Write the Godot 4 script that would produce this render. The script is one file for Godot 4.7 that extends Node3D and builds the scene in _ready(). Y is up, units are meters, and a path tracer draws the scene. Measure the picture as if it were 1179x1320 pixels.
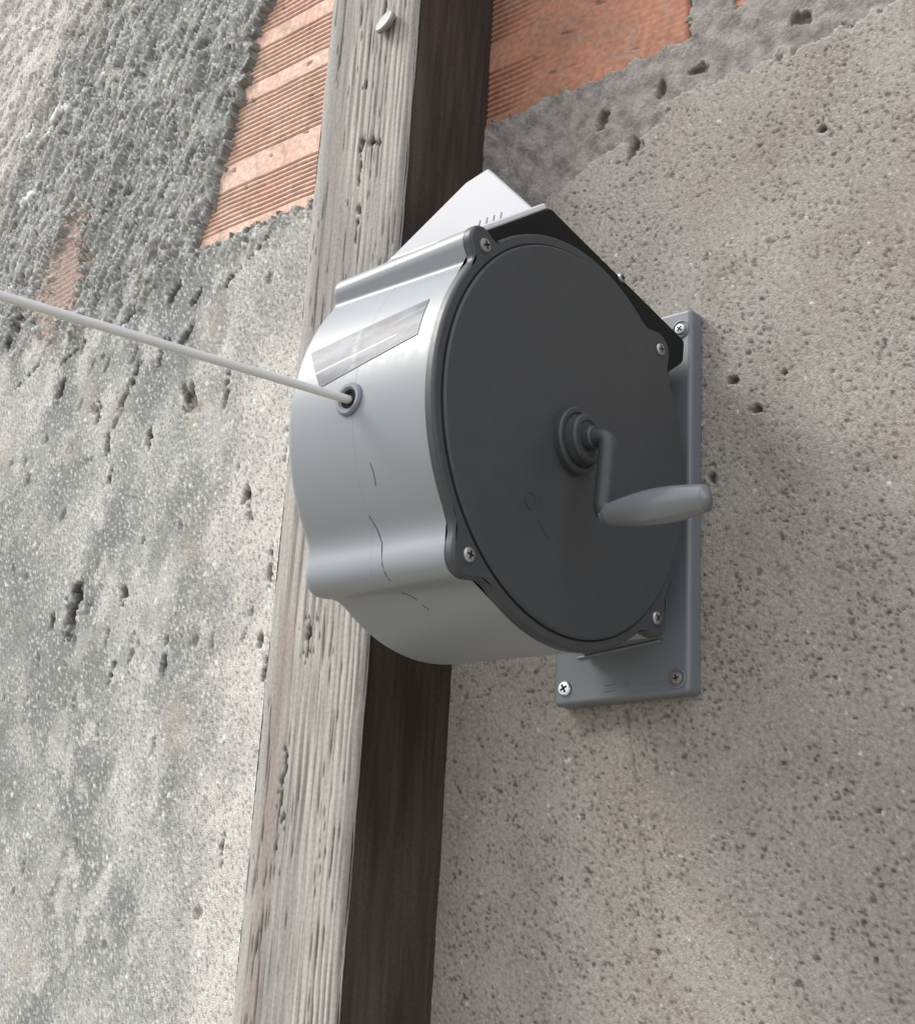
extends Node3D
# Hand-cranked clothesline reel on a rough rendered brick wall beside a timber post.
# Wall face is z = 0, x runs to the right along it, y is up.

var rng := RandomNumberGenerator.new()

func _ready():
	rng.seed = 71
	# ---------- camera
	var cam := Camera3D.new()
	cam.name = "camera"
	cam.transform = Transform3D(Basis(Vector3(0.75519, 0.05313, -0.65335), Vector3(0.14103, 0.96020, 0.24110), Vector3(0.64016, -0.27422, 0.71764)).orthonormalized(), Vector3(0.36, 1.30, 0.535))
	cam.fov = 40.83
	cam.near = 0.02
	cam.far = 200.0
	add_child(cam)
	cam.current = true
	# ---------- sky, exposure
	var sm := ProceduralSkyMaterial.new()
	sm.sky_top_color = Color(0.89, 0.90, 0.93)
	sm.sky_horizon_color = Color(0.70, 0.72, 0.745)
	sm.sky_curve = 0.25
	sm.ground_horizon_color = Color(0.60, 0.58, 0.55)
	sm.ground_bottom_color = Color(0.56, 0.54, 0.51)
	sm.sun_angle_max = 1.0
	var sky := Sky.new()
	sky.sky_material = sm
	var env := Environment.new()
	env.background_mode = Environment.BG_SKY
	env.sky = sky
	env.background_energy_multiplier = 1.0
	env.tonemap_mode = Environment.TONE_MAPPER_LINEAR
	env.tonemap_exposure = 2.75
	env.sdfgi_enabled = true
	env.ssao_enabled = true
	env.ssil_enabled = true
	var we := WorldEnvironment.new()
	we.name = "world_environment"
	we.environment = env
	add_child(we)
	# ---------- soft daylight through cloud, from above and the left
	var sun := DirectionalLight3D.new()
	sun.name = "sun"
	sun.light_energy = 0.5
	sun.light_color = Color(1.0, 0.985, 0.96)
	sun.light_angular_distance = 22.0
	sun.shadow_enabled = true
	var to_sun := Vector3(-0.62, 0.66, 0.42).normalized()
	sun.transform = Transform3D(Basis.looking_at(-to_sun, Vector3.UP), to_sun * 20.0)
	add_child(sun)

	make_materials()
	build_wall()
	build_post()
	build_reel()
	build_cord()

# ------------------------------------------------------------------ helpers
var M := {}

func lin(r: float, g: float, b: float) -> Color:
	return Color(r, g, b).linear_to_srgb()

func mat(c: Color, rough: float, spec := 0.5) -> StandardMaterial3D:
	var m := StandardMaterial3D.new()
	m.albedo_color = c
	m.roughness = rough
	m.metallic_specular = spec
	return m

func noise(freq: float, octaves := 1, seed_value := 1, kind := FastNoiseLite.TYPE_SIMPLEX_SMOOTH) -> FastNoiseLite:
	var n := FastNoiseLite.new()
	n.noise_type = kind
	n.frequency = freq
	n.seed = seed_value
	n.fractal_type = FastNoiseLite.FRACTAL_FBM if octaves > 1 else FastNoiseLite.FRACTAL_NONE
	n.fractal_octaves = octaves
	return n

func noise_tex(freq: float, octaves: int, seed_value: int, lo: float, hi: float, as_normal := false, strength := 1.0) -> NoiseTexture2D:
	var t := NoiseTexture2D.new()
	t.width = 512
	t.height = 512
	t.seamless = true
	t.noise = noise(freq, octaves, seed_value)
	if as_normal:
		t.as_normal_map = true
		t.bump_strength = strength
	else:
		var g := Gradient.new()
		g.set_color(0, Color(lo, lo, lo))
		g.set_color(1, Color(hi, hi, hi))
		t.color_ramp = g
	return t

func triplanar(m: StandardMaterial3D, s: float):
	m.uv1_triplanar = true
	m.uv1_scale = Vector3(s, s, s)

func make_materials():
	var pl := mat(Color.WHITE, 0.95, 0.25)
	pl.vertex_color_use_as_albedo = true
	pl.albedo_texture = noise_tex(0.09, 4, 3, 0.80, 1.0)
	pl.normal_enabled = true
	pl.normal_texture = noise_tex(0.16, 3, 5, 0, 1, true, 5.0)
	pl.normal_scale = 0.55
	triplanar(pl, 9.0)
	M.plaster = pl
	M.float_finish = pl.duplicate()
	M.float_finish.normal_scale = 0.35
	var br := mat(Color.WHITE, 0.9, 0.25)
	br.vertex_color_use_as_albedo = true
	br.albedo_texture = noise_tex(0.05, 4, 8, 0.80, 1.0)
	triplanar(br, 7.0)
	M.brick = br
	var wd := mat(Color.WHITE, 0.88, 0.25)
	wd.vertex_color_use_as_albedo = true
	wd.albedo_texture = noise_tex(0.06, 4, 12, 0.86, 1.0)
	triplanar(wd, 11.0)
	M.wood = wd
	var grain := noise_tex(0.35, 2, 21, 0, 1, true, 1.2)
	var cs := mat(lin(0.205, 0.221, 0.236), 0.42, 0.34)
	cs.normal_enabled = true
	cs.normal_texture = grain
	cs.normal_scale = 0.03
	cs.roughness_texture = noise_tex(0.02, 4, 31, 0.75, 1.0)
	triplanar(cs, 20.0)
	M.casing = cs
	var cv := mat(lin(0.042, 0.046, 0.050), 0.5, 0.4)
	cv.normal_enabled = true
	cv.normal_texture = grain
	cv.normal_scale = 0.22
	cv.roughness_texture = noise_tex(0.015, 4, 33, 0.8, 1.0)
	triplanar(cv, 22.0)
	cv.albedo_texture = noise_tex(0.006, 5, 35, 0.94, 1.0)
	M.cover = cv
	var pt := mat(lin(0.115, 0.130, 0.144), 0.42, 0.5)
	pt.normal_enabled = true
	pt.normal_texture = grain
	pt.normal_scale = 0.12
	triplanar(pt, 20.0)
	M.plate = pt
	M.black = mat(lin(0.007, 0.008, 0.009), 0.55, 0.25)
	M.dark = mat(lin(0.012, 0.012, 0.013), 0.8, 0.2)
	M.white = mat(lin(0.52, 0.525, 0.56), 0.35, 0.5)
	M.panel = mat(lin(0.33, 0.335, 0.36), 0.4, 0.4)
	M.handle = mat(lin(0.135, 0.145, 0.155), 0.24, 0.5)
	var sc := mat(lin(0.62, 0.63, 0.64), 0.28)
	sc.metallic = 0.9
	M.screw = sc
	M.cord = mat(lin(0.47, 0.475, 0.465), 0.35, 0.5)
	var ds := mat(lin(0.34, 0.35, 0.36), 0.42)
	ds.metallic = 0.8
	M.dull_screw = ds
	var nl := mat(lin(0.20, 0.19, 0.177), 0.6)
	nl.metallic = 0.3
	M.nail = nl

func commit(called: String, st: SurfaceTool, m: Material, parent: Node) -> MeshInstance3D:
	var o := MeshInstance3D.new()
	o.name = called
	o.mesh = st.commit()
	o.material_override = m
	parent.add_child(o, true)
	return o

func tag(o: Node, label: String, category: String):
	o.set_meta("label", label)
	o.set_meta("category", category)

func begin() -> SurfaceTool:
	var st := SurfaceTool.new()
	st.begin(Mesh.PRIMITIVE_TRIANGLES)
	return st

func tri(st: SurfaceTool, a: Vector3, b: Vector3, c: Vector3, na: Vector3, nb: Vector3, nc: Vector3):
	# put the corners in clockwise order as seen from the side the normal points to
	if (b - a).cross(c - a).dot(na + nb + nc) > 0.0:
		var t := b; b = c; c = t
		var tn := nb; nb = nc; nc = tn
	st.set_normal(na); st.add_vertex(a)
	st.set_normal(nb); st.add_vertex(b)
	st.set_normal(nc); st.add_vertex(c)

func quad(st: SurfaceTool, a: Vector3, b: Vector3, c: Vector3, d: Vector3, na: Vector3, nb: Vector3, nc: Vector3, nd: Vector3):
	tri(st, a, b, c, na, nb, nc)
	tri(st, a, c, d, na, nc, nd)

# closed outline (2D, with outward normals) swept through rings [inset, height]; basis columns: outline x, outline y, height
func loft(st: SurfaceTool, pts: PackedVector2Array, nor: PackedVector2Array, rings: Array, b: Basis, at: Vector3, cap_start := true, cap_end := true, taper := PackedVector2Array(), taper_from := 0.0, taper_to := 1.0):
	var n := pts.size()
	for k in rings.size() - 1:
		var r0: Array = rings[k]
		var r1: Array = rings[k + 1]
		var di: float = r1[0] - r0[0]
		var dh: float = r1[1] - r0[1]
		var seg := Vector2(dh, di).normalized()      # (outward, height) normal of this profile step
		var sgn := 1.0 if dh >= 0.0 else -1.0
		for i in n:
			var j := (i + 1) % n
			var p00 := pts[i] - nor[i] * float(r0[0])
			var p01 := pts[j] - nor[j] * float(r0[0])
			var p10 := pts[i] - nor[i] * float(r1[0])
			var p11 := pts[j] - nor[j] * float(r1[0])
			if taper.size() == n:      # the outline changes to `taper` over the height taper_from .. taper_to
				var t0 := clampf((float(r0[1]) - taper_from) / (taper_to - taper_from), 0.0, 1.0)
				var t1 := clampf((float(r1[1]) - taper_from) / (taper_to - taper_from), 0.0, 1.0)
				p00 += (taper[i] - pts[i]) * t0
				p01 += (taper[j] - pts[j]) * t0
				p10 += (taper[i] - pts[i]) * t1
				p11 += (taper[j] - pts[j]) * t1
			var ni := b * Vector3(nor[i].x * seg.x * sgn, nor[i].y * seg.x * sgn, seg.y * sgn)
			var nj := b * Vector3(nor[j].x * seg.x * sgn, nor[j].y * seg.x * sgn, seg.y * sgn)
			quad(st, at + b * Vector3(p00.x, p00.y, r0[1]), at + b * Vector3(p01.x, p01.y, r0[1]), at + b * Vector3(p11.x, p11.y, r1[1]), at + b * Vector3(p10.x, p10.y, r1[1]), ni, nj, nj, ni)
	for e in 2:
		if (e == 0 and not cap_start) or (e == 1 and not cap_end):
			continue
		var rr: Array = rings[0] if e == 0 else rings[rings.size() - 1]
		var up: float = float(rings[rings.size() - 1][1]) - float(rings[0][1])
		var nn := b * Vector3(0, 0, (1.0 if up > 0.0 else -1.0) * (-1.0 if e == 0 else 1.0))
		var flat := PackedVector2Array()
		for i in n:
			flat.append(pts[i] - nor[i] * float(rr[0]) + ((taper[i] - pts[i]) * clampf((float(rr[1]) - taper_from) / (taper_to - taper_from), 0.0, 1.0) if taper.size() == n else Vector2.ZERO))
		var idx := Geometry2D.triangulate_polygon(flat)
		for t in range(0, idx.size(), 3):
			var a := flat[idx[t]]
			var c := flat[idx[t + 1]]
			var d := flat[idx[t + 2]]
			tri(st, at + b * Vector3(a.x, a.y, rr[1]), at + b * Vector3(c.x, c.y, rr[1]), at + b * Vector3(d.x, d.y, rr[1]), nn, nn, nn)

func outline_normals(pts: PackedVector2Array) -> PackedVector2Array:
	var n := pts.size()
	var area := 0.0
	for i in n:
		area += pts[i].cross(pts[(i + 1) % n])
	var s := 1.0 if area > 0.0 else -1.0
	var out := PackedVector2Array()
	for i in n:
		var t := (pts[(i + 1) % n] - pts[(i + n - 1) % n]).normalized()
		out.append(Vector2(t.y, -t.x) * s)
	return out

func circle(r: float, n: int) -> PackedVector2Array:
	var p := PackedVector2Array()
	for i in n:
		var a := TAU * i / n
		p.append(Vector2(cos(a), sin(a)) * r)
	return p

func round_poly(corners: Array, r: float, steps := 5) -> PackedVector2Array:
	var out := PackedVector2Array()
	var n := corners.size()
	for i in n:
		var c: Vector2 = corners[i]
		var p: Vector2 = corners[(i + n - 1) % n]
		var q: Vector2 = corners[(i + 1) % n]
		var u := (p - c).normalized()
		var v := (q - c).normalized()
		var half := acos(clampf(u.dot(v), -1.0, 1.0)) * 0.5
		var cut := minf(r / tan(half), 0.45 * minf(c.distance_to(p), c.distance_to(q)))
		var a := c + u * cut
		var b := c + v * cut
		for k in steps + 1:
			var t := float(k) / steps
			out.append(a.lerp(c, t).lerp(c.lerp(b, t), t))
	return out

# round profile [radius, height] turned about the height axis
func lathe(st: SurfaceTool, prof: Array, b: Basis, at: Vector3, n := 40):
	for k in prof.size() - 1:
		var p0: Array = prof[k]
		var p1: Array = prof[k + 1]
		var seg := Vector2(float(p1[1]) - float(p0[1]), float(p0[0]) - float(p1[0])).normalized()
		for i in n:
			var a0 := TAU * i / n
			var a1 := TAU * (i + 1) / n
			var e0 := Vector2(cos(a0), sin(a0))
			var e1 := Vector2(cos(a1), sin(a1))
			var n0 := b * Vector3(e0.x * seg.x, e0.y * seg.x, seg.y)
			var n1 := b * Vector3(e1.x * seg.x, e1.y * seg.x, seg.y)
			var v := [Vector3(e0.x * p0[0], e0.y * p0[0], p0[1]), Vector3(e1.x * p0[0], e1.y * p0[0], p0[1]), Vector3(e1.x * p1[0], e1.y * p1[0], p1[1]), Vector3(e0.x * p1[0], e0.y * p1[0], p1[1])]
			for m in 4:
				v[m] = at + b * v[m]
			if float(p0[0]) > 1e-7:
				tri(st, v[0], v[1], v[2], n0, n1, n1)
			if float(p1[0]) > 1e-7:
				tri(st, v[0], v[2], v[3], n0, n1, n0)

func smooth_lathe(st: SurfaceTool, radius_at: Callable, length: float, rows: int, b: Basis, at: Vector3, n := 32):
	var e := length / rows
	for k in rows:
		var h := [k * e, (k + 1) * e]
		var rr := []
		var sl := []
		for q in h:
			rr.append(radius_at.call(q / length))
			sl.append((radius_at.call(minf(q / length + 0.01, 1.0)) - radius_at.call(maxf(q / length - 0.01, 0.0))) / (0.02 * length))
		for i in n:
			var vs := []
			var ns := []
			for c in [[0, i], [0, i + 1], [1, i + 1], [1, i]]:
				var a: float = TAU * c[1] / n
				vs.append(at + b * Vector3(cos(a) * rr[c[0]], sin(a) * rr[c[0]], h[c[0]]))
				ns.append((b * Vector3(cos(a), sin(a), -sl[c[0]])).normalized())
			quad(st, vs[0], vs[1], vs[2], vs[3], ns[0], ns[1], ns[2], ns[3])

func bar(st: SurfaceTool, size: Vector3, bevel: float, b: Basis, at: Vector3):
	# box with chamfered edges, centred at `at`
	var hx := size.x * 0.5
	var hy := size.y * 0.5
	var p := round_poly([Vector2(-hx, -hy), Vector2(hx, -hy), Vector2(hx, hy), Vector2(-hx, hy)], bevel * 1.5, 3)
	var hz := size.z * 0.5
	loft(st, p, outline_normals(p), [[bevel, -hz], [0.0, -hz + bevel], [0.0, hz - bevel], [bevel, hz]], b, at)

func tube(st: SurfaceTool, path: Array, r: float, n := 14):
	var cnt := path.size()
	var frames := []
	for i in cnt:
		var d: Vector3 = ((path[mini(i + 1, cnt - 1)] as Vector3) - (path[maxi(i - 1, 0)] as Vector3)).normalized()
		var s := d.cross(Vector3.UP if absf(d.y) < 0.9 else Vector3.RIGHT).normalized()
		frames.append([s, s.cross(d).normalized()])
	for i in cnt - 1:
		for k in n:
			var v := []
			var ns := []
			for c in [[i, k], [i, k + 1], [i + 1, k + 1], [i + 1, k]]:
				var a: float = TAU * c[1] / n
				var f: Array = frames[c[0]]
				var nn: Vector3 = f[0] * cos(a) + f[1] * sin(a)
				ns.append(nn)
				v.append((path[c[0]] as Vector3) + nn * r)
			quad(st, v[0], v[1], v[2], v[3], ns[0], ns[1], ns[2], ns[3])

# grid of points facing +z: heights in metres and linear colours, row by row
func relief(called: String, xs: PackedFloat32Array, ys: PackedFloat32Array, h: PackedFloat32Array, col: PackedColorArray, m: Material, parent: Node, b := Basis.IDENTITY, at := Vector3.ZERO) -> MeshInstance3D:
	var nx := xs.size()
	var ny := ys.size()
	var vs := PackedVector3Array(); vs.resize(nx * ny)
	var ns := PackedVector3Array(); ns.resize(nx * ny)
	var ix := PackedInt32Array(); ix.resize((nx - 1) * (ny - 1) * 6)
	var w := 0
	for j in ny:
		var j0 := maxi(j - 1, 0)
		var j1 := mini(j + 1, ny - 1)
		var dy := ys[j1] - ys[j0]
		for i in nx:
			var i0 := maxi(i - 1, 0)
			var i1 := mini(i + 1, nx - 1)
			var k := j * nx + i
			vs[k] = at + b * Vector3(xs[i], ys[j], h[k])
			ns[k] = b * Vector3(-(h[j * nx + i1] - h[j * nx + i0]) / (xs[i1] - xs[i0]), -(h[j1 * nx + i] - h[j0 * nx + i]) / dy, 1.0).normalized()
			if i < nx - 1 and j < ny - 1:
				ix[w] = k; ix[w + 1] = k + nx; ix[w + 2] = k + 1
				ix[w + 3] = k + 1; ix[w + 4] = k + nx; ix[w + 5] = k + nx + 1
				w += 6
	var arr := []
	arr.resize(Mesh.ARRAY_MAX)
	arr[Mesh.ARRAY_VERTEX] = vs
	arr[Mesh.ARRAY_NORMAL] = ns
	arr[Mesh.ARRAY_COLOR] = col
	arr[Mesh.ARRAY_INDEX] = ix
	var am := ArrayMesh.new()
	am.add_surface_from_arrays(Mesh.PRIMITIVE_TRIANGLES, arr)
	var o := MeshInstance3D.new()
	o.name = called
	o.mesh = am
	o.material_override = m
	parent.add_child(o, true)
	return o

# fine spacing between b0 and b1, coarser outside
func axis(a0: float, b0: float, b1: float, a1: float, fine: float, coarse: float) -> PackedFloat32Array:
	var out := PackedFloat32Array()
	var n := int(ceil((b0 - a0) / coarse))
	for i in n:
		out.append(a0 + (b0 - a0) * i / n)
	n = int(ceil((b1 - b0) / fine))
	for i in n:
		out.append(b0 + (b1 - b0) * i / n)
	n = maxi(1, int(ceil((a1 - b1) / coarse)))
	if a1 > b1 + 1e-6:
		for i in n:
			out.append(b1 + (a1 - b1) * i / n)
	out.append(maxf(a1, b1))
	return out

func poly_y(line: Array, x: float) -> float:
	if x <= line[0].x: return line[0].y
	for i in line.size() - 1:
		if x <= line[i + 1].x:
			return lerpf(line[i].y, line[i + 1].y, (x - line[i].x) / (line[i + 1].x - line[i].x))
	return line[line.size() - 1].y

# press (depth > 0) or raise an oval mark into a relief and mix its colour in
func mark(xs: PackedFloat32Array, ys: PackedFloat32Array, h: PackedFloat32Array, col: PackedColorArray, x: float, y: float, rx: float, ry: float, depth: float, c: Color, strength: float, turn := 0.0, rag: FastNoiseLite = null):
	var nx := xs.size()
	var reach := maxf(rx, ry) * 1.3
	var i0 := xs.bsearch(x - reach)
	var i1 := xs.bsearch(x + reach)
	var j0 := ys.bsearch(y - reach)
	var j1 := ys.bsearch(y + reach)
	var cs := cos(turn)
	var sn := sin(turn)
	for j in range(j0, mini(j1, ys.size())):
		for i in range(i0, mini(i1, nx)):
			var dx := xs[i] - x
			var dy := ys[j] - y
			var d := Vector2((dx * cs + dy * sn) / rx, (-dx * sn + dy * cs) / ry).length()
			if rag: d *= 1.0 + 0.75 * rag.get_noise_2d(xs[i] * 1000.0, ys[j] * 1000.0) + 0.55 * rag.get_noise_2d(xs[i] * 3700.0 + 500.0, ys[j] * 3000.0)
			if d < 1.2:
				var f := 1.0 - smoothstep(0.55, 1.2, d)
				var k := j * nx + i
				h[k] -= depth * f
				col[k] = col[k].lerp(c, f * strength)

# ------------------------------------------------------------------ the wall
func build_wall():
	var wall := Node3D.new()
	wall.name = "brick_wall"
	add_child(wall)
	wall.set_meta("kind", "thing")
	tag(wall, "rough grey cement-rendered wall with patches of bare red hollow brick behind the post", "wall")
	build_bricks(wall)
	build_left_render(wall)
	build_right_render(wall)

func build_bricks(wall: Node3D):
	# one course of hollow clay block: x from, x to, worn smooth on the right of this x, paleness
	var blocks := [[-1.165, -0.867, 9.0, 0.55], [-0.855, -0.557, 9.0, 0.25], [-0.855 + 0.31, -0.17, 9.0, 0.18], [-0.125, 0.026, -0.085, 0.0], [0.046, 0.36, -1.0, 0.0]]
	var n1 := noise(0.02, 3, 41)
	var n2 := noise(0.25, 2, 42)
	var wob := noise(0.008, 2, 43)
	for bk in blocks:
		var x0: float = bk[0]
		var x1: float = bk[1]
		var xs := axis(x0, x0, x1, x1, 0.003, 0.003)
		var ys := axis(1.7335, 1.7335, 1.925, 1.925, 0.0006, 0.0006)
		var nx := xs.size()
		var h := PackedFloat32Array(); h.resize(nx * ys.size())
		var col := PackedColorArray(); col.resize(nx * ys.size())
		for j in ys.size():
			for i in nx:
				var x := xs[i]
				var y := ys[j]
				var yy := y + 0.0012 * wob.get_noise_1d(x * 1000.0)
				var v := yy - 1.7335
				# bands of combing with plain bands between
				var band := 0.0
				for g in [[0.0125, 0.044], [0.062, 0.112], [0.123, 0.152], [0.163, 0.185]]:
					band = maxf(band, smoothstep(g[0] - 0.0004, g[0] + 0.0004, v) * (1.0 - smoothstep(g[1] - 0.0004, g[1] + 0.0004, v)))
				if x > float(bk[2]) - 0.06:
					var away := smoothstep(float(bk[2]) - 0.03, float(bk[2]) + 0.015, x + 0.02 * n1.get_noise_2d(x * 900.0, y * 900.0))
					band *= lerpf(1.0, 0.06, away)
				var ph := fposmod(v / 0.0037, 1.0)
				var groove := (1.0 - smoothstep(0.16, 0.30, absf(ph - 0.5))) * band
				var a := n1.get_noise_2d(x * 1000.0, y * 1000.0)
				var f := n2.get_noise_2d(x * 1000.0, y * 1000.0)
				var edge := minf(minf(x - x0, x1 - x), minf(y - 1.7335, 1.925 - y))
				h[j * nx + i] = -0.0035 - 0.0011 * groove + 0.0004 * a + 0.00015 * f - 0.004 * (1.0 - smoothstep(0.0, 0.003, edge))
				var c := Color(0.70, 0.465, 0.365).lerp(Color(0.80, 0.64, 0.55), clampf(float(bk[3]) + 0.45 * a + 0.15 * f, 0.0, 1.0))  # left blocks: overexposed daylight is put into the pale colour
				if bk[3] == 0.0:
					c = Color(0.40, 0.195, 0.13).lerp(Color(0.28, 0.155, 0.115), clampf(0.3 + 0.9 * a, 0.0, 1.0))
				c = c.lerp(Color(0.30, 0.25, 0.22), clampf(0.9 * n1.get_noise_2d(x * 2300.0 + 400.0, y * 2300.0) - 0.15, 0.0, 0.6))
				c = c.lerp(Color(0.28, 0.14, 0.10), groove * 0.5)     # shade inside the combing, put into the colour
				col[j * nx + i] = c
		for q in 26:
			var px := rng.randf_range(x0, x1)
			var py := rng.randf_range(1.74, 1.92)
			mark(xs, ys, h, col, px, py, rng.randf_range(0.001, 0.003), rng.randf_range(0.0008, 0.002), 0.001, Color(0.16, 0.13, 0.11), 0.8, 0.0, n2)
		relief("brick", xs, ys, h, col, M.brick, wall)

func build_left_render(wall: Node3D):
	var xs := axis(-1.5, -0.86, -0.172, -0.172, 0.0015, 0.006)
	var ys := axis(0.7, 1.15, 2.17, 2.7, 0.0016, 0.006)
	var nx := xs.size()
	var h := PackedFloat32Array(); h.resize(nx * ys.size())
	var col := PackedColorArray(); col.resize(nx * ys.size())
	var low := noise(0.007, 3, 51)
	var lump := noise(0.075, 3, 52)
	var crev := noise(0.045, 3, 53)
	var grit := noise(0.33, 2, 54)
	var stain := noise(0.0105, 4, 55)
	var stain2 := noise(0.03, 3, 56)
	var rag := noise(0.09, 3, 57)
	var edge_line := [Vector2(1.7335, -0.385), Vector2(1.755, -0.372), Vector2(1.805, -0.358), Vector2(1.85, -0.347), Vector2(1.896, -0.337), Vector2(1.925, -0.322), Vector2(2.2, -0.24)]
	var low_edge := [Vector2(-0.70, 1.712), Vector2(-0.55, 1.707), Vector2(-0.44, 1.703), Vector2(-0.39, 1.722), Vector2(-0.33, 1.712), Vector2(-0.26, 1.730), Vector2(-0.1, 1.732)]
	for j in ys.size():
		var y := ys[j]
		var Y := y * 1000.0
		var ex := poly_y(edge_line, y)
		for i in nx:
			var x := xs[i]
			var X := x * 1000.0
			var k := j * nx + i
			var lo := low.get_noise_2d(X, Y)
			var rg := rag.get_noise_2d(X, Y)
			var gr := grit.get_noise_2d(X, Y)
			var st := stain.get_noise_2d(X * 1.0, Y * 0.75)
			var s2 := stain2.get_noise_2d(X, Y * 0.7)
			var le := poly_y(low_edge, x) + 0.010 * rg + 0.012 * s2
			var rough := smoothstep(-0.010, 0.012, y - le)
			var lean := X - 0.28 * Y
			var hh := 1.2 * lo + 0.27 * gr
			var cr := 0.0
			var lu := 0.0
			if rough > 0.001:
				lu = lump.get_noise_2d(lean * 1.25, Y * 0.8)
				cr = crev.get_noise_2d(lean * 1.15 + 90.0, Y * 0.62)
				var cut := maxf(0.0, 0.11 - absf(cr)) / 0.11
				var smear := smoothstep(-0.05, 0.28, s2 + 0.5 * st)
				var ridge := low.get_noise_2d(lean * 3.4, Y * 1.1 + 500.0)
				hh += rough * (2.4 + (2.5 - 1.7 * smear) * lu + 0.4 * gr - 3.4 * cut * cut * (1.0 - 0.7 * smear) + 2.2 * cr + 5.0 * ridge) * (1.0 - 0.35 * smoothstep(-0.025, 0.0, x - ex))
				lu -= 0.25 * ridge - 0.12 * smear
			else:
				lu = lump.get_noise_2d(X, Y)
				hh += 0.5 * lu
			# colour: weathered cement, paler beside the post
			var c := Color(0.43, 0.43, 0.41)
			c = c.lerp(Color(0.225, 0.232, 0.222), clampf(0.55 + 1.7 * st, 0.0, 1.0) * (1.0 - 0.4 * rough))
			c = c.lerp(Color(0.56, 0.55, 0.51), clampf(2.2 * s2 * (1.0 - rough) - 0.25 + 0.5 * lo, 0.0, 0.75))
			c = c.lerp(Color(0.235, 0.24, 0.23), clampf(0.35 + 2.2 * low.get_noise_2d(X * 0.55 + 300.0, Y * 0.42), 0.0, 1.0) * 0.55)
			var pale_band := smoothstep(-0.355, -0.255, x + 0.05 * st + 0.025 * s2) * (1.0 - smoothstep(1.62, 1.70, y))
			c = c.lerp(Color(0.66, 0.63, 0.575), pale_band * 0.9)
			var beside := smoothstep(-0.33, -0.25, x + 0.03 * s2) * smoothstep(1.60, 1.68, y) * (1.0 - rough)
			c = c.lerp(Color(0.42, 0.41, 0.37), beside * 0.7)
			if rough > 0.001:
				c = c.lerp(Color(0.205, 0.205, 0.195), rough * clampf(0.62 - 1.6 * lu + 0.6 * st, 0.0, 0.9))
				c = c.lerp(Color(0.13, 0.13, 0.125), rough * smoothstep(0.06, 0.0, absf(cr)) * 0.75)  # crevices darkened: their shade is painted into the colour
			var overlit := smoothstep(0.0, 0.10, -(x + 0.585) * 0.9 + (y - 1.93) * 0.55 + 0.05 * st)
			c = c.lerp(Color(0.66, 0.60, 0.56), overlit * 0.8 * smoothstep(1.78, 1.92, y + 0.04 * s2) * smoothstep(-1.05, -0.85, x + 0.06 * st))  # pale washed corner, with its overexposure put into the colour
			c = c.lerp(Color(0.13, 0.13, 0.125), clampf(-gr * 2.2 - 0.40, 0.0, 0.65))
			c = c.lerp(Color(0.72, 0.71, 0.68), clampf(gr * 2.2 - 0.55, 0.0, 0.75))
			# bare brick: the render stops in a ragged edge
			var inside := minf(x - ex + 0.009 * rg, y - 1.7375 + 0.005 * rg + 0.003 * lu)
			inside += 0.0022 * gr
			var bare := smoothstep(-0.0022, 0.0034, inside)
			hh += 0.8 * smoothstep(-0.03, -0.004, inside) * (1.0 - bare) * smoothstep(1.735, 1.75, y)
			# half-buried brick further left
			var gd := Vector2((x + 0.548) / 0.036, (y - 1.765 - 0.45 * (x + 0.548)) / 0.055).length() + 0.55 * rg + 0.35 * s2 + 0.3 * gr
			var gh := 1.0 - smoothstep(0.62, 1.05, gd)
			if gh > 0.0:
				c = c.lerp(Color(0.45, 0.33, 0.28), gh * 0.75)
				hh = lerpf(hh, -0.3 - 1.3 * smoothstep(0.2, 0.8, absf(fposmod((y - 0.10 * x) / 0.0048, 1.0) * 2.0 - 1.0)) + 0.8 * gr, gh * 0.9)
			h[k] = lerpf(hh * 0.001, -0.0085, bare)
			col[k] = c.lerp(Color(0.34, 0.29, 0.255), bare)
	# gouges and holes that the photograph shows
	var gouge_shade := Color(0.055, 0.052, 0.048)  # near-black: shade in the hollows is put into the gouge colour
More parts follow.
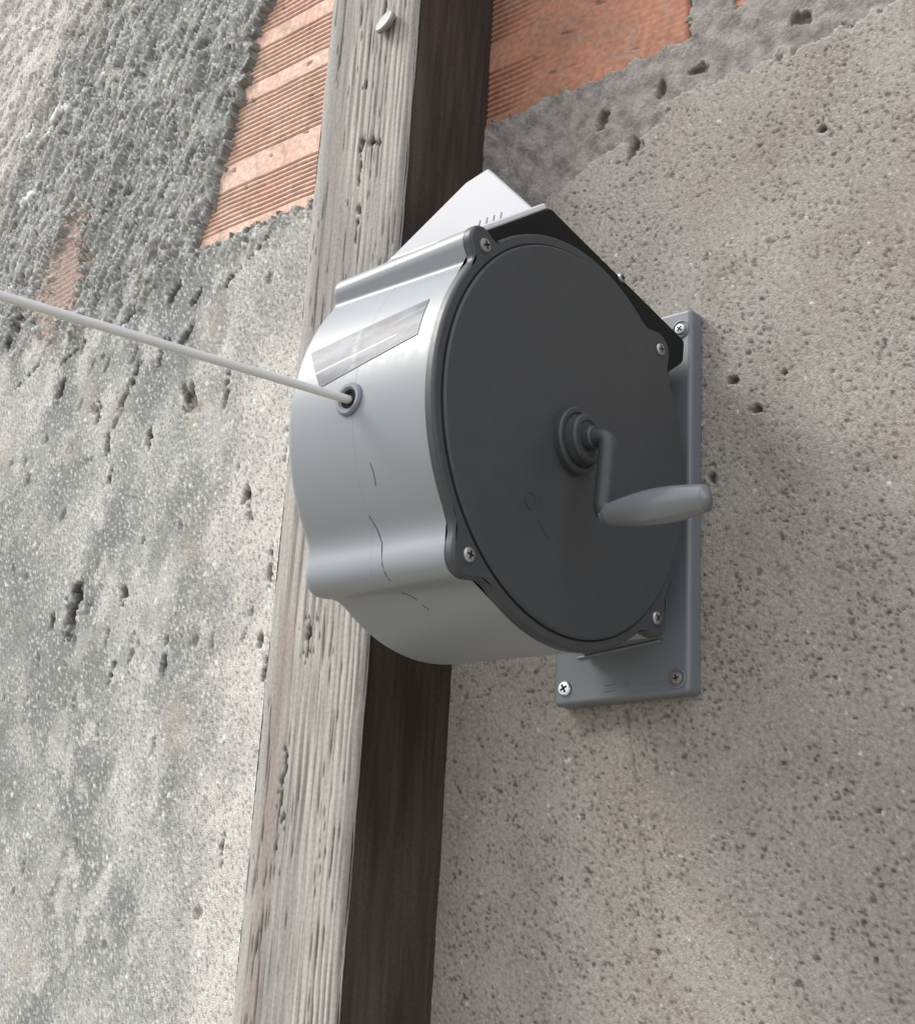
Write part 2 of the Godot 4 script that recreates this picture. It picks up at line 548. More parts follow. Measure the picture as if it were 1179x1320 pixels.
	var cuts := [[-0.477, 1.634, 4, 13, 0.2], [-0.459, 1.607, 3, 11, 0.1], [-0.448, 1.632, 4, 17, -0.4], [-0.437, 1.651, 3.5, 16, -0.5], [-0.409, 1.604, 3, 13, 0.05], [-0.366, 1.618, 9, 13, 0.3], [-0.328, 1.622, 2.6, 15, 0.0], [-0.296, 1.541, 3.2, 4.5, 0.3], [-0.293, 1.530, 3.4, 5.5, 0.4], [-0.267, 1.497, 2, 10, -0.1], [-0.266, 1.485, 2.4, 9, 0.0], [-0.478, 1.480, 9, 12, 0.0], [-0.473, 1.497, 8, 7, 0.5], [-0.497, 1.477, 5, 5, 0.0], [-0.415, 1.491, 3.6, 9, 0.0], [-0.362, 1.444, 2.6, 14, -0.05], [-0.40, 1.449, 2.2, 15, -0.1], [-0.420, 1.437, 3, 9, -0.2], [-0.2705, 1.447, 2.4, 3, 0.0], [-0.261, 1.427, 2.6, 8, -0.1], [-0.286, 1.332, 1.3, 9, 0.0], [-0.286, 1.318, 1.1, 7, 0.02], [-0.405, 1.667, 4, 16, -0.35], [-0.379, 1.673, 4, 10, -0.3], [-0.611, 1.729, 5, 18, -0.4], [-0.262, 1.563, 2, 5, 0.0], [-0.45, 1.58, 2.5, 7, -0.2], [-0.53, 1.66, 4, 12, -0.3], [-0.398, 1.712, 6, 10, -0.5], [-0.372, 1.70, 3, 11, -0.8], [-0.335, 1.703, 1.6, 13, -1.0], [-0.31, 1.717, 1.6, 13, -1.05], [-0.455, 1.70, 2.6, 14, -1.0], [-0.52, 1.69, 1.7, 26, -1.15], [-0.58, 1.685, 1.6, 20, -1.15]]
	for q in cuts:
		# a torn mark: many small bites strung along its line
		var bites := int(clampf(3.0 * float(q[3]) / float(q[2]), 6.0, 26.0))
		for bt in bites:
			var t := rng.randf_range(-0.95, 0.95)
			var off := Vector2(rng.randfn(0.0, 0.42) * q[2], t * q[3]).rotated(q[4]) * 0.001
			var s := float(q[2]) * rng.randf_range(0.28, 0.85) * (1.0 - 0.45 * absf(t)) * 0.001
			mark(xs, ys, h, col, q[0] + off.x, q[1] + off.y, s, s * rng.randf_range(1.0, 2.6), rng.randf_range(0.0008, 0.0022), gouge_shade, rng.randf_range(0.5, 0.85), q[4] + rng.randf_range(-0.4, 0.4), rag)
	for q in 90:
		var px := rng.randf_range(-0.80, -0.24)
		var py := rng.randf_range(1.2, 1.70)
		mark(xs, ys, h, col, px, py, rng.randf_range(0.001, 0.0026), rng.randf_range(0.002, 0.007), 0.0016, Color(0.13, 0.125, 0.115), 0.6, rng.randf_range(-0.5, 0.3), rag)
	# soft dark and pale weather stains of no depth
	for q in 60:
		mark(xs, ys, h, col, rng.randf_range(-0.80, -0.33), rng.randf_range(1.2, 1.68), rng.randf_range(0.006, 0.016), rng.randf_range(0.01, 0.03), 0.0, [Color(0.19, 0.195, 0.185), Color(0.52, 0.51, 0.47), Color(0.40, 0.36, 0.29)][q % 3], 0.45, rng.randf_range(-0.6, 0.2), rag)
	# pale sand grains standing out
	for q in 620:
		var s := rng.randf_range(0.0009, 0.0019)
		mark(xs, ys, h, col, rng.randf_range(-0.80, -0.20), rng.randf_range(1.18, 1.98), s, s, -0.0007, Color(0.80, 0.79, 0.76), 0.8)
	for q in [[-0.594, 1.918, 22, 5, 0.55], [-0.62, 1.855, 12, 5, 0.5], [-0.634, 1.915, 12, 4, 0.5]]:
		mark(xs, ys, h, col, q[0], q[1], q[2] * 0.001, q[3] * 0.001, -0.002, Color(0.80, 0.80, 0.78), 0.85, q[4], rag)
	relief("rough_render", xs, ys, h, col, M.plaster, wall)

func build_right_render(wall: Node3D):
	var xs := axis(-0.125, -0.125, 0.26, 1.0, 0.001, 0.02)
	var ys := axis(0.5, 1.16, 1.83, 2.9, 0.001, 0.02)
	var nx := xs.size()
	var h := PackedFloat32Array(); h.resize(nx * ys.size())
	var col := PackedColorArray(); col.resize(nx * ys.size())
	var low := noise(0.009, 3, 61)
	var grit := noise(0.36, 2, 62)
	var mid := noise(0.12, 2, 63)
	var tint := noise(0.016, 3, 64)
	var rag := noise(0.06, 4, 65)
	var lump := noise(0.07, 3, 66)
	var line := [Vector2(-0.125, 1.655), Vector2(-0.0993, 1.660), Vector2(-0.0665, 1.672), Vector2(-0.0407, 1.687), Vector2(-0.0156, 1.697), Vector2(-0.004, 1.688), Vector2(0.018, 1.709), Vector2(0.05, 1.709), Vector2(0.0677, 1.712), Vector2(0.0929, 1.712), Vector2(0.147, 1.714), Vector2(0.4, 1.715)]
	for j in ys.size():
		var y := ys[j]
		var Y := y * 1000.0
		for i in nx:
			var x := xs[i]
			var X := x * 1000.0
			var k := j * nx + i
			var gr := grit.get_noise_2d(X * 0.8, Y * 1.15)
			var md := mid.get_noise_2d(X, Y)
			var rg := rag.get_noise_2d(X, Y)
			var t := tint.get_noise_2d(X, Y)
			var hh := 1.2 * low.get_noise_2d(X, Y) + 0.10 * gr + 0.14 * md
			var c := Color(0.345, 0.317, 0.287)
			c = c.lerp(Color(0.31, 0.278, 0.250), clampf(0.2 + 1.6 * t, 0.0, 1.0))
			c = c.lerp(Color(0.325, 0.312, 0.28), clampf(-1.3 * t, 0.0, 0.7))
			c = c.lerp(Color(0.235, 0.205, 0.182), clampf(0.3 + 1.7 * low.get_noise_2d(X * 0.7 + 700.0, Y * 0.6), 0.0, 1.0) * 0.32)
			c = c.lerp(Color(0.135, 0.115, 0.10), clampf(-gr * 1.5 - 0.36, 0.0, 0.6))
			c = c.lerp(Color(0.48, 0.45, 0.41), clampf(gr * 1.4 - 0.42, 0.0, 0.5))
			# broken edge of the finish coat, with older grey mortar bared above it
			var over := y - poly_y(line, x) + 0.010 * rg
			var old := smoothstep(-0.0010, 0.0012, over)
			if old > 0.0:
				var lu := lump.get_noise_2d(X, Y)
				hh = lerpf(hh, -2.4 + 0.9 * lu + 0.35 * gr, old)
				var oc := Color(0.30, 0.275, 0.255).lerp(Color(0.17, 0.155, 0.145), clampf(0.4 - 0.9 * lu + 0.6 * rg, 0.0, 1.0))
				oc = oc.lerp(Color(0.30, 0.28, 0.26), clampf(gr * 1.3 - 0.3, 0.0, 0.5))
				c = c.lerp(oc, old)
			# bare brick
			var inside := y - 1.744 - 0.05 * maxf(0.0, x + 0.01) + 0.006 * rg
			inside = minf(inside, maxf(0.024 - x + 0.006 * rg, x - 0.05 + 0.006 * rg))
			if x > 0.03: inside = minf(inside - 0.005, 0.10 - x + 0.01 * rg)
			var bare := smoothstep(-0.0018, 0.0026, inside + 0.0018 * gr)
			h[k] = lerpf(hh * 0.001, -0.0085, bare)
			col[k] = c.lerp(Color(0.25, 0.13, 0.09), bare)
	# pinholes all over the float finish
	var crowd := noise(0.018, 2, 67)
	for q in 15000:
		var px := rng.randf_range(-0.11, 0.25)
		var py := rng.randf_range(1.17, 1.715)
		if py > poly_y(line, px) - 0.006: continue
		if rng.randf() > 0.72 + 1.2 * crowd.get_noise_2d(px * 1000.0, py * 1000.0): continue
		var s := rng.randf_range(0.0004, 0.00085) * (1.6 if q % 20 == 0 else 1.0)
		mark(xs, ys, h, col, px, py, s * rng.randf_range(1.0, 1.8), s, 0.0004, Color(0.075, 0.062, 0.054), rng.randf_range(0.35, 0.95), rng.randf_range(-0.5, 0.5))
	for q in 170:
		var s := rng.randf_range(0.0006, 0.0011)
		mark(xs, ys, h, col, rng.randf_range(-0.11, 0.25), rng.randf_range(1.17, 1.70), s, s, -0.0005, Color(0.66, 0.63, 0.58), 0.8)
	for q in [[0.052, 1.5443, 2.8, 2.2], [0.0642, 1.5282, 1.9, 1.9], [0.0782, 1.5424, 1.8, 1.5], [0.0396, 1.4984, 1.9, 2.8], [0.0085, 1.7199, 3.5, 6], [-0.0079, 1.6888, 3, 7], [0.10, 1.6614, 2, 1.8], [-0.03, 1.715, 3, 5], [0.03, 1.722, 5, 2.5], [0.09, 1.728, 6, 3]]:
		mark(xs, ys, h, col, q[0], q[1], q[2] * 0.001, q[3] * 0.001, 0.0026, Color(0.06, 0.048, 0.042), 0.85, 0.0, rag)
	# hairline crack below the reel
	var crack := [Vector2(-0.0045, 1.392), Vector2(-0.0034, 1.3826), Vector2(0.0005, 1.365), Vector2(0.0025, 1.3472), Vector2(0.0052, 1.328), Vector2(0.0086, 1.3099), Vector2(0.013, 1.287)]
	for s in crack.size() - 1:
		for q in 16:
			var p: Vector2 = crack[s].lerp(crack[s + 1], q / 16.0) + Vector2(rng.randf_range(-0.0005, 0.0005), 0)
			mark(xs, ys, h, col, p.x, p.y, 0.0007, 0.0009, 0.0005, Color(0.15, 0.13, 0.115), 0.4)
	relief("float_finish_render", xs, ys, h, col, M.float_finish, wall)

# ------------------------------------------------------------------ the timber post
func build_post():
	var post := Node3D.new()
	post.name = "timber_post"
	post.position = Vector3(-0.15355, 0.5, 0.0088)
	post.rotation = Vector3(-0.007, 0, -0.0035)
	add_child(post)
	tag(post, "weathered grey square timber post with raised grain and a dark side, against the wall", "post")
	var x0 := -0.0384
	var x1 := 0.0355
	var zf := 0.0625
	var xs := axis(x0, x0, x1, x1, 0.0006, 0.0006)
	var ys := axis(0.0, 0.66, 1.34, 2.4, 0.0018, 0.01)
	var nx := xs.size()
	var h := PackedFloat32Array(); h.resize(nx * ys.size())
	var col := PackedColorArray(); col.resize(nx * ys.size())
	var warp := noise(0.0035, 3, 71)
	var fib := noise(0.55, 2, 72)
	var crk := noise(0.16, 2, 73)
	var tone := noise(0.012, 3, 74)
	var wav := noise(0.012, 2, 75)
	for j in ys.size():
		var Y := ys[j] * 1000.0
		var e0 := 0.0012 * wav.get_noise_1d(Y * 1.4) + 0.0004 * fib.get_noise_1d(Y * 0.3)
		for i in nx:
			var X := xs[i] * 1000.0
			var u := (xs[i] - x0) / (x1 - x0)
			var wx := X + 3.2 * warp.get_noise_2d(X * 0.8, Y * 0.55) + 1.1 * wav.get_noise_2d(X * 0.5, Y * 0.6)
			# growth rings cut nearly edge-on: closer together to the right
			wx += 1.5 * crk.get_noise_1d(wx * 1.1 + 40.0)
			var ph := pow(clampf((wx + 38.0) / 76.0, 0.0, 1.2), 1.5) * 14.0
			var fr := fposmod(ph, 1.0)
			var late := smoothstep(0.0, 0.55, fr) * (1.0 - smoothstep(0.72, 0.98, fr))
			late = lerpf(0.62, late, clampf(0.62 + 1.3 * warp.get_noise_2d(X * 6.0 + 200.0, Y * 2.2), 0.15, 1.0))
			var fb := fib.get_noise_2d(X * 1.6, Y * 0.035)
			var ck := crk.get_noise_2d(wx * 1.5 + 300.0, Y * 0.016)
			var crack := maxf(0.0, 1.0 - absf(ck) / 0.052) * smoothstep(0.0, 0.3, crk.get_noise_2d(wx * 0.3 + 900.0, Y * 0.03) + 0.12)
			var t := tone.get_noise_2d(X * 1.5, Y * 0.25)
			var edge := minf(xs[i] - x0 - 0.0006 - e0, x1 - xs[i] - 0.0004 + e0 * 0.6)
			var k := j * nx + i
			h[k] = zf + 0.0006 * late + 0.00018 * fb - 0.0016 * crack - 0.0035 * pow(1.0 - smoothstep(-0.0012, 0.004, edge), 1.6)
			var c := Color(0.155, 0.142, 0.130).lerp(Color(0.44, 0.413, 0.372), clampf(late * 0.85 + 0.5 * fb + 0.11, 0.0, 1.0))
			c = c.lerp(Color(0.22, 0.21, 0.20), clampf(0.15 + 1.6 * t + 0.35 * smoothstep(1.0, 1.25, ys[j]), 0.0, 0.7))  # darker towards the top: shade from above put into the wood colour
			c = c.lerp(Color(0.27, 0.225, 0.20), smoothstep(0.10, 0.16, u) * (1.0 - smoothstep(0.24, 0.34, u)) * clampf(0.35 + 2.0 * tone.get_noise_2d(X + 300.0, Y * 0.2), 0.0, 0.75))
			c = c.lerp(Color(0.40, 0.385, 0.36), (1.0 - smoothstep(0.05, 0.15, u)) * 0.7)
			c = c.lerp(Color(0.05, 0.043, 0.038), crack * 0.85)
			col[k] = c
	var dk := Color(0.022, 0.018, 0.015)
	for q in [[-0.1475, 1.7096, 2.6, 4.5], [-0.1405, 1.7085, 4, 2.6], [-0.1343, 1.7051, 3, 3], [-0.1456, 1.6669, 2, 4], [-0.1548, 1.4281, 2.4, 9], [-0.1545, 1.419, 1.6, 6], [-0.1646, 1.3539, 1.6, 3.2], [-0.1607, 1.3368, 2, 2.2], [-0.1645, 1.3217, 1.6, 2.6], [-0.164, 1.345, 1.0, 7], [-0.149, 1.748, 2, 3], [-0.137, 1.612, 1.2, 5], [-0.1385, 1.79, 1.2, 14], [-0.163, 1.365, 0.9, 8], [-0.1475, 1.69, 0.9, 12], [-0.1462, 1.655, 0.9, 10]]:
		mark(xs, ys, h, col, q[0] + 0.149, q[1] - 0.5, q[2] * 0.0007, q[3] * 0.00085, 0.0022, dk, 0.9, 0.0, crk)
	relief("front_face", xs, ys, h, col, M.wood, post)
	# dark brown side faces, saw-rough
	for s in 2:
		var zs := axis(-0.01, -0.01, 0.0605, 0.0605, 0.002, 0.002)
		var yy := axis(0.0, 0.66, 1.34, 2.4, 0.004, 0.02)
		var hs := PackedFloat32Array(); hs.resize(zs.size() * yy.size())
		var cs := PackedColorArray(); cs.resize(zs.size() * yy.size())
		for j in yy.size():
			for i in zs.size():
				var Z := zs[i] * 1000.0
				var Y := yy[j] * 1000.0
				var a := fib.get_noise_2d(Z * 1.1 + 50.0 * s, Y * 0.02)
				var g := tone.get_noise_2d(Z * 1.5, Y * 0.35 + 900.0 * s)
				var k := j * zs.size() + i
				hs[k] = 0.0004 * a + 0.0005 * g
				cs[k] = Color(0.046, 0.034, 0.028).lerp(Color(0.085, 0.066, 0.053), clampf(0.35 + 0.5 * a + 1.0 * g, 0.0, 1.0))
		if s == 0:   # right side: looks towards +x
			for i in zs.size(): zs[i] = -zs[i]
			zs.reverse()
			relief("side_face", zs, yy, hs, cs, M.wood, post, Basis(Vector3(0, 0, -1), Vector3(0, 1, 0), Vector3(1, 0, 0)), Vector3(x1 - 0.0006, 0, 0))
		else:
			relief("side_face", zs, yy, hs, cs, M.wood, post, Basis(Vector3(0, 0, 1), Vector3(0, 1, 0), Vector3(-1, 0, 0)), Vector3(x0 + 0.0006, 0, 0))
	# old nail head bent over near the top
	var st := begin()
	lathe(st, [[0.0072, -0.001], [0.0075, 0.0008], [0.0068, 0.0019], [0.003, 0.0024], [0.0, 0.0025]], Basis.from_euler(Vector3(-0.28, -0.16, 0)), Vector3(0.0160, 1.2800, zf + 0.0042), 24)
	tube(st, [Vector3(0.0165, 1.2795, zf - 0.004), Vector3(0.0160, 1.2800, zf + 0.0042)], 0.0018, 10)
	commit("nail_head", st, M.nail, post)

# ------------------------------------------------------------------ the reel
const CZ := 0.105            # drum axis in front of the wall
const BX := Basis(Vector3(0, 1, 0), Vector3(0, 0, 1), Vector3(1, 0, 0))   # outline (y, z), height x
const BZ := Basis(Vector3(1, 0, 0), Vector3(0, 1, 0), Vector3(0, 0, 1))

func drum_outline(r0: float, lug: float, out: float, soft: float, n: int, crisp := 0.0, out0 := 0.0) -> PackedVector2Array:
	# circle joined smoothly to four screw lugs on the diagonals
	var p := PackedVector2Array()
	for i in n:
		var a := TAU * i / n
		var d := Vector2(sin(a), cos(a))      # (y, z)
		var lo := r0 * 0.8
		var hi := r0 * 1.4
		for q in 26:
			var m := (lo + hi) * 0.5
			var v := d * m
			var f := v.length() - r0
			for s in 4:
				var c := Vector2.from_angle(PI / 4 + s * PI / 2) * (out0 if s == 0 and out0 > 0.0 else out)
				var g := v.distance_to(c) - lug
				var k := crisp if s == 0 and crisp > 0.0 else soft
				var hm := clampf(0.5 + 0.5 * (f - g) / k, 0.0, 1.0)
				f = lerpf(f, g, hm) - k * hm * (1.0 - hm)
			if f < 0.0: lo = m
			else: hi = m
		p.append(d * lo)
	return p

func screw(parent: Node, b: Basis, at: Vector3, r: float, turn: float, m: Material) -> MeshInstance3D:
	var st := begin()
	lathe(st, [[r, 0.0], [r, 0.0005], [r * 0.86, 0.0011], [r * 0.4, 0.0013], [0.0, 0.0013]], b, at, 24)
	var o := commit("screw", st, m, parent)
	var x := begin()
	for a in 2:
		bar(x, Vector3(r * 1.15, r * 0.26, 0.0004), 0.00005, b * Basis(Vector3(0, 0, 1), turn + a * PI / 2), at + b * Vector3(0, 0, 0.00125 + 0.00004 * a))
	commit("cross_recess", x, M.dark, o)
	return o

func build_reel():
	var reel := Node3D.new()
	reel.name = "clothesline_reel"
	reel.position = Vector3(0, 1.4856, 0)
	add_child(reel)
	tag(reel, "grey plastic hand-crank clothesline reel with dark round side cover, screwed to the rough wall", "clothesline reel")
	var ax := Vector3(0, 0, CZ)
	var st: SurfaceTool

	# wall plate with softened rim
	st = begin()
	var pc := round_poly([Vector2(-0.0405, -0.0922), Vector2(0.0350, -0.0898), Vector2(0.0350, 0.0967), Vector2(-0.0405, 0.0967)], 0.0030)
	loft(st, pc, outline_normals(pc), [[0.0, 0.0], [0.0, 0.0070], [0.0004, 0.0080], [0.0011, 0.0087], [0.0020, 0.0090]], BZ, Vector3(0, 0, 0.001))
	var plate := commit("wall_plate", st, M.plate, reel)
	# foot that the drum sits in
	st = begin()
	var fp := round_poly([Vector2(-0.0235, -0.0685), Vector2(0.0200, -0.0640), Vector2(0.0200, 0.060), Vector2(-0.0235, 0.060)], 0.0015)
	loft(st, fp, outline_normals(fp), [[0.0, 0.0], [0.0015, 0.0390], [0.0023, 0.0398]], BZ, Vector3(0, 0, 0.0098))
	commit("bracket_foot", st, M.plate, reel)
	st = begin()
	tube(st, [Vector3(-0.0260, -0.0697, 0.0102), Vector3(-0.002, -0.0672, 0.0102), Vector3(0.0205, -0.0648, 0.0102)], 0.0008, 8)  # rib added in place of a highlight line under the foot
	commit("highlight_rib", st, M.plate, reel)
	# moulded bosses and small marks on the plate
	st = begin()
	for q in [-0.0828, 0.0865]:
		lathe(st, [[0.0047, 0.0], [0.0047, 0.0006], [0.0040, 0.0009], [0.0037, 0.0003], [0.0, 0.0003]], BZ, Vector3(0.0290, q, 0.0099), 28)
	bar(st, Vector3(0.0060, 0.0010, 0.0005), 0.0001, Basis(Vector3(0, 0, 1), 0.06), Vector3(-0.0080, -0.0832, 0.0101))
	bar(st, Vector3(0.0060, 0.0007, 0.0005), 0.0001, Basis(Vector3(0, 0, 1), 0.06), Vector3(-0.0080, -0.0862, 0.0101))
	bar(st, Vector3(0.0014, 0.0020, 0.0005), 0.0001, BZ, Vector3(0.0020, -0.0838, 0.0101))
	bar(st, Vector3(0.016, 0.0006, 0.0004), 0.0001, Basis(Vector3(0, 0, 1), 0.05), Vector3(0.0160, -0.0842, 0.0100))
	commit("moulded_boss", st, M.plate, plate)
	screw(reel, BZ, Vector3(-0.0335, -0.0838, 0.0101), 0.0036, 0.5, M.screw)
	screw(reel, BZ, Vector3(0.0290, -0.0828, 0.0102), 0.0026, 0.2, M.nail)
	screw(reel, BZ, Vector3(0.0290, 0.0865, 0.0102), 0.0028, 0.9, M.dull_screw)

	# black hood over the top of the drum
	st = begin()
	var hp := round_poly([Vector2(0.0693, 0.1664), Vector2(0.1000, 0.1226), Vector2(0.0771, 0.0160), Vector2(0.0655, 0.0172), Vector2(0.045, 0.045), Vector2(0.055, 0.14)], 0.0035)
	loft(st, hp, outline_normals(hp), [[0.0012, -0.0365], [0.0, -0.0353], [0.0, 0.0343], [0.0008, 0.0353]], BX, Vector3.ZERO)
	var hood := commit("black_hood", st, M.black, reel)
	var s2 := screw(hood, BX, Vector3(0.0353, 0.0880, 0.0700), 0.0022, 0.3, M.dull_screw)
	s2.name = "hood_screw"
	# pale strip along the front edge of the hood
	st = begin()
	var dirn := Vector3(0, 0.1000 - 0.0693, 0.1226 - 0.1664).normalized()
	var nrm := Vector3(0, 0.0438, 0.0307).normalized()
	bar(st, Vector3(0.0506, 0.0480, 0.0026), 0.0006, Basis(Vector3(1, 0, 0), dirn, nrm), Vector3(0.0100, 0.0852, 0.1438) + nrm * 0.0012 - dirn * 0.0012)
	commit("hood_strip", st, M.white, reel)
	# slotted panel standing behind it
	st = begin()
	var wp := round_poly([Vector2(-0.0672, 0.0956), Vector2(-0.0118, 0.1262), Vector2(0.0007, 0.1290), Vector2(0.0269, 0.1012), Vector2(0.0262, 0.0890), Vector2(-0.0560, 0.0830)], 0.002)
	loft(st, wp, outline_normals(wp), [[0.0, -0.003], [0.0, -0.0006], [0.0006, 0.0]], BZ, Vector3(0, 0, 0.125))
	var panel := commit("slotted_panel", st, M.panel, reel)
	panel.set_meta("label", "white pointed panel with a row of small slots")
	for q in 4:
		st = begin()
		bar(st, Vector3(0.0009, 0.0042 - 0.0005 * (3 - q), 0.0010), 0.0002, Basis(Vector3(0, 0, 1), -0.20), Vector3(-0.0022 + 0.0040 * q, 0.1030 - 0.0002 * q, 0.12475))
		commit("slot", st, M.plate, panel)

	# casing: the drum with its lug ridges running along it
	st = begin()
	var oc := drum_outline(0.0862, 0.0070, 0.0895, 0.0130, 360, 0.0045)
	var on := outline_normals(oc)
	loft(st, oc, on, [[0.0, 0.0340], [0.0, -0.0031], [0.00005, -0.0032], [0.00005, -0.0034], [0.0, -0.0035], [0.0, -0.0385], [0.0003, -0.0398], [0.0011, -0.0408], [0.0024, -0.0412]], BX, ax, true, true, drum_outline(0.0862, 0.0068, 0.0895, 0.0130, 360, 0.0045, 0.0868), 0.034, -0.041)
	var casing := commit("casing", st, M.casing, reel)
	# fine scratches on the casing
	for q in [[-31.0, -0.0028, -46.0, 0.0042], [-53.5, -0.0035, -57.5, -0.0003], [-59.0, 0.0004, -61.5, 0.0014], [-18.0, 0.004, -24.0, 0.0045]]:
		st = begin()
		var path := []
		for k in 9:
			var t := k / 8.0
			var a := deg_to_rad(lerpf(q[0], q[2], t))
			var idx := int(round(fposmod(a, TAU) / TAU * oc.size())) % oc.size()
			path.append(ax + Vector3(lerpf(q[1], q[3], t) + 0.0006 * sin(t * 3.0), oc[idx].x, oc[idx].y))
		tube(st, path, 0.00018, 6)
		commit("scratch", st, M.cover, casing)
	# glossy sticker wrapped on the front of the casing
	build_sticker(casing, ax)
	# line guide
	st = begin()
	var gp := Vector3(-0.0057, -0.0002, CZ + 0.0858)
	lathe(st, [[0.0068, 0.0], [0.0068, 0.0010], [0.0060, 0.0019], [0.0048, 0.0019], [0.0040, 0.0012], [0.0038, 0.0]], BZ, gp, 36)
	var guide := commit("line_guide", st, M.plate, reel)
	st = begin()
	lathe(st, [[0.0041, 0.0004], [0.0034, 0.0009], [0.0030, 0.0009], [0.0026, 0.0004], [0.0, 0.0004]], BZ, gp, 30)
	commit("guide_hole", st, M.dark, guide)

	# side cover and its raised panel
	st = begin()
	var vc := drum_outline(0.0868, 0.0072, 0.0895, 0.0115, 360, 0.0045)
	loft(st, vc, outline_normals(vc), [[0.0004, 0.0341], [0.0, 0.0345], [0.0, 0.0372], [0.0003, 0.0380], [0.0010, 0.0385]], BX, ax)
	commit("side_cover", st, M.cover, reel)
	st = begin()
	var ip := drum_outline(0.0818, 0.0030, 0.0700, 0.004, 240)
	loft(st, ip, outline_normals(ip), [[0.0, 0.0386], [0.0, 0.0392], [0.0009, 0.0398]], BX, ax, false)
	var cp := commit("cover_panel", st, M.cover, reel)
	st = begin()
	var gr := drum_outline(0.0826, 0.0030, 0.0700, 0.004, 240)
	loft(st, gr, outline_normals(gr), [[0.0, 0.0385], [0.0004, 0.03868]], BX, ax, false)
	commit("groove", st, M.dark, cp)
	# faint moulded marks
	st = begin()
	lathe(st, [[0.0036, 0.0], [0.0036, 0.0003], [0.0029, 0.0003], [0.0029, 0.0]], BX, ax + Vector3(0.0398, -0.0330, 0.0290), 24)
	bar(st, Vector3(0.010, 0.0006, 0.0003), 0.0001, BX * Basis(Vector3(0, 0, 1), 0.9), ax + Vector3(0.0399, -0.043, 0.020))
	commit("moulded_mark", st, M.cover, cp)
	for s in 4:
		var d := Vector2.from_angle(PI / 4 + s * PI / 2) * 0.0882
		screw(reel, BX, ax + Vector3(0.0385, d.x, d.y), 0.0029, 0.4 + s, M.nail if s == 0 else M.dull_screw)

	# crank: collar, shaft, arm, handle
	st = begin()
	lathe(st, [[0.0140, 0.0396], [0.0140, 0.0425], [0.0132, 0.0433], [0.0118, 0.0433], [0.0112, 0.0426], [0.0108, 0.0426], [0.0104, 0.0470], [0.0096, 0.0478], [0.0078, 0.0478], [0.0070, 0.0470], [0.0, 0.0470]], BX, Vector3(0, -0.0012, CZ + 0.002), 48)
	commit("hub_collar", st, M.cover, reel)
	st = begin()
	var hub := Vector3(0, -0.0012, CZ + 0.002)
	lathe(st, [[0.0050, 0.046], [0.0050, 0.0500], [0.0043, 0.0508], [0.0, 0.0508]], BX, hub, 28)
	var tip := Vector3(0.057, -0.0361, CZ + 0.0055)
	var top := hub + Vector3(0.057, 0, 0)
	var along := (tip - top).normalized()
	var bends := [hub + Vector3(0.046, 0, 0), top + along * 0.001, tip - along * 0.0005, tip + Vector3(0.006, 0, 0)]
	var rod := []
	for k in 3:
		var p0: Vector3 = bends[k]
		var p1: Vector3 = bends[k + 1]
		var u := (p1 - p0).normalized()
		rod.append(p0 if k == 0 else p0 + u * 0.005)
		rod.append(p1 if k == 2 else p1 - u * 0.005)
		if k < 2:
			var p2: Vector3 = bends[k + 2]
			var w := (p2 - p1).normalized()
			for q in range(1, 8):
				var t := q / 8.0
				var m0: Vector3 = (p1 - u * 0.005).lerp(p1, t)
				rod.append(m0.lerp(p1.lerp(p1 + w * 0.005, t), t))
	tube(st, rod, 0.0036, 20)
	commit("crank_arm", st, M.cover, reel)
	st = begin()
	var hb := Basis(Vector3(0, 1, 0), Vector3(0, 0, 1), Vector3(1, 0, 0))
	smooth_lathe(st, func(t): return handle_radius(t), 0.0475, 40, hb, tip + Vector3(0.0005, 0, 0), 36)
	commit("crank_handle", st, M.handle, reel)

func handle_radius(t: float) -> float:
	var body := 0.0029 + 0.0042 * pow(sin(PI * clampf(t * 0.78 + 0.06, 0.0, 1.0)), 0.95)
	if t < 0.06: body = lerpf(0.0031, body, t / 0.06)
	if t > 0.98: body *= sqrt(maxf(0.0, 1.0 - pow((t - 0.98) / 0.02, 2.0)))
	return body

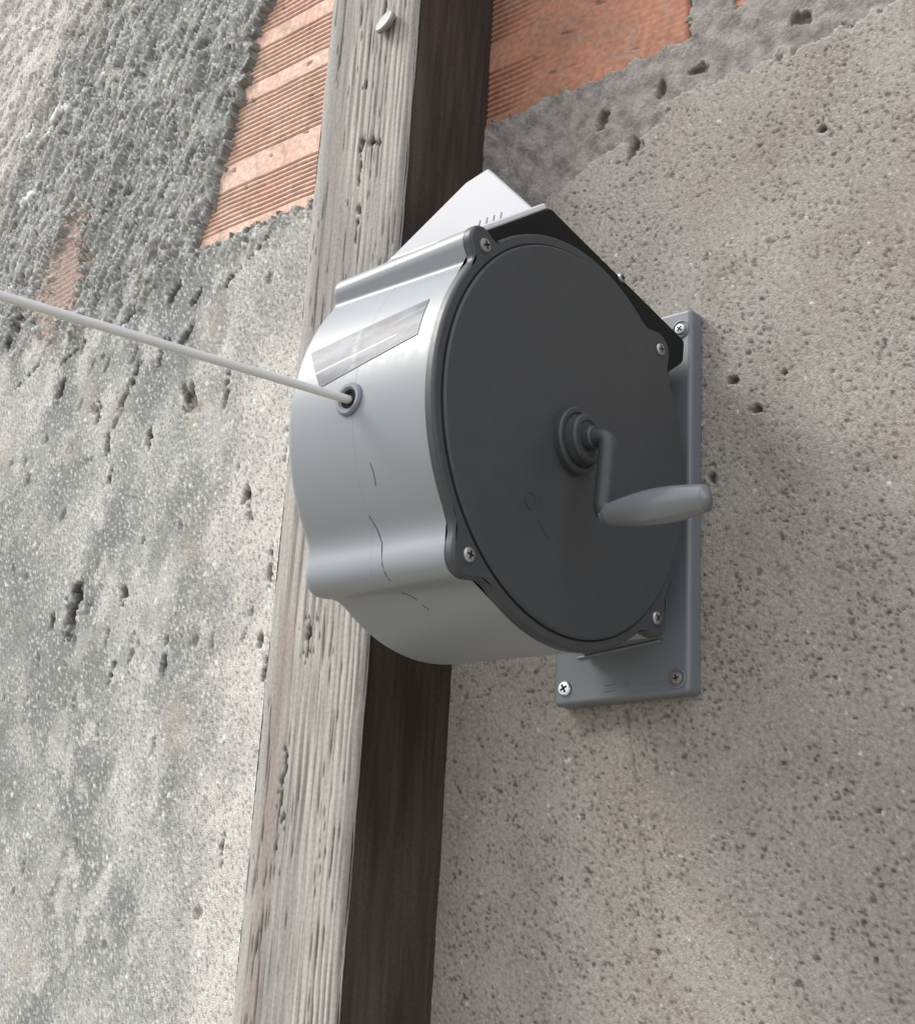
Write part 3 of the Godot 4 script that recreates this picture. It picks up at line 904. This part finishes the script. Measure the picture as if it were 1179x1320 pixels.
func build_sticker(casing: Node3D, ax: Vector3):
	var w := 256
	var hgt := 96
	var img := Image.create(w, hgt, false, Image.FORMAT_RGB8)
	var n := noise(0.03, 4, 91)
	var f := noise(0.11, 3, 92)
	for y in hgt:
		for x in w:
			var a := n.get_noise_2d(x * 0.45, y * 1.1)
			var b := f.get_noise_2d(x * 0.5, y * 1.2)
			var c := Color(0.52, 0.56, 0.61).lerp(Color(0.33, 0.355, 0.40), clampf(0.5 + 1.5 * a, 0.0, 1.0))
			if x > 120 and x < 200: c = c.lerp(Color(0.56, 0.51, 0.53), clampf(0.3 + 1.2 * b, 0.0, 0.6))
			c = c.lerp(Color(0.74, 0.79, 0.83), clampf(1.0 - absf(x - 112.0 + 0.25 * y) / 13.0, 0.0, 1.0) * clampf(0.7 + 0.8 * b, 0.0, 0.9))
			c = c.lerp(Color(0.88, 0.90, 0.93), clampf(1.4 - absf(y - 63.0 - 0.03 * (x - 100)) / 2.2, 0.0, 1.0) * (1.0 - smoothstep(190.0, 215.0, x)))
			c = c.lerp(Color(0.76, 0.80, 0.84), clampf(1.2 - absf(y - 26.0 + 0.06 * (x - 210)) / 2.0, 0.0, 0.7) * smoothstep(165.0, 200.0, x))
			if y < 3 or y > hgt - 4: c = c.lerp(Color(0.66, 0.70, 0.74), 0.5)
			img.set_pixel(x, y, c)
	var m := mat(Color(0.62, 0.62, 0.63), 0.40, 0.3)
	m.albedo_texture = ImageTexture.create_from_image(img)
	var st := begin()
	var tl := Vector2(-0.0352, 18.5)
	var tr := Vector2(0.0257, 25.5)
	var br := Vector2(0.0262, 13.5)
	var bl := Vector2(-0.0235, 5.6)
	var nu := 16
	var nv := 8
	for i in nu:
		for j in nv:
			var vs := []
			var uv := []
			var ns := []
			for c in [[i, j], [i + 1, j], [i + 1, j + 1], [i, j + 1]]:
				var u := float(c[0]) / nu
				var v := float(c[1]) / nv
				var p := tl.lerp(tr, u).lerp(bl.lerp(br, u), v)
				var a := deg_to_rad(p.y)
				ns.append(Vector3(0, sin(a), cos(a)))
				vs.append(ax + Vector3(p.x, sin(a) * 0.08645, cos(a) * 0.08645))
				uv.append(Vector2(u, v))
			for t in [[0, 1, 2], [0, 2, 3]]:
				for q in t:
					st.set_normal(ns[q]); st.set_uv(uv[q]); st.add_vertex(vs[q])
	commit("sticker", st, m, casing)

# ------------------------------------------------------------------ the cord
func build_cord():
	var st := begin()
	var a := Vector3(-0.0057, 1.4853, 0.1895)
	var d := Vector3(-0.0290, 0.0002, 0.1395).normalized()
	var path := [a - d * 0.0015]
	for k in 40:
		var t := pow(k / 39.0, 1.6) * 2.6
		path.append(a + d * t + Vector3(0, -0.004 * sin(PI * clampf(t / 2.6, 0.0, 1.0)), 0))
	tube(st, path, 0.0017, 18)
	var o := commit("clothesline_rope", st, M.cord, self)
	tag(o, "pale grey plastic-coated line pulled taut out of the reel's front guide", "rope")
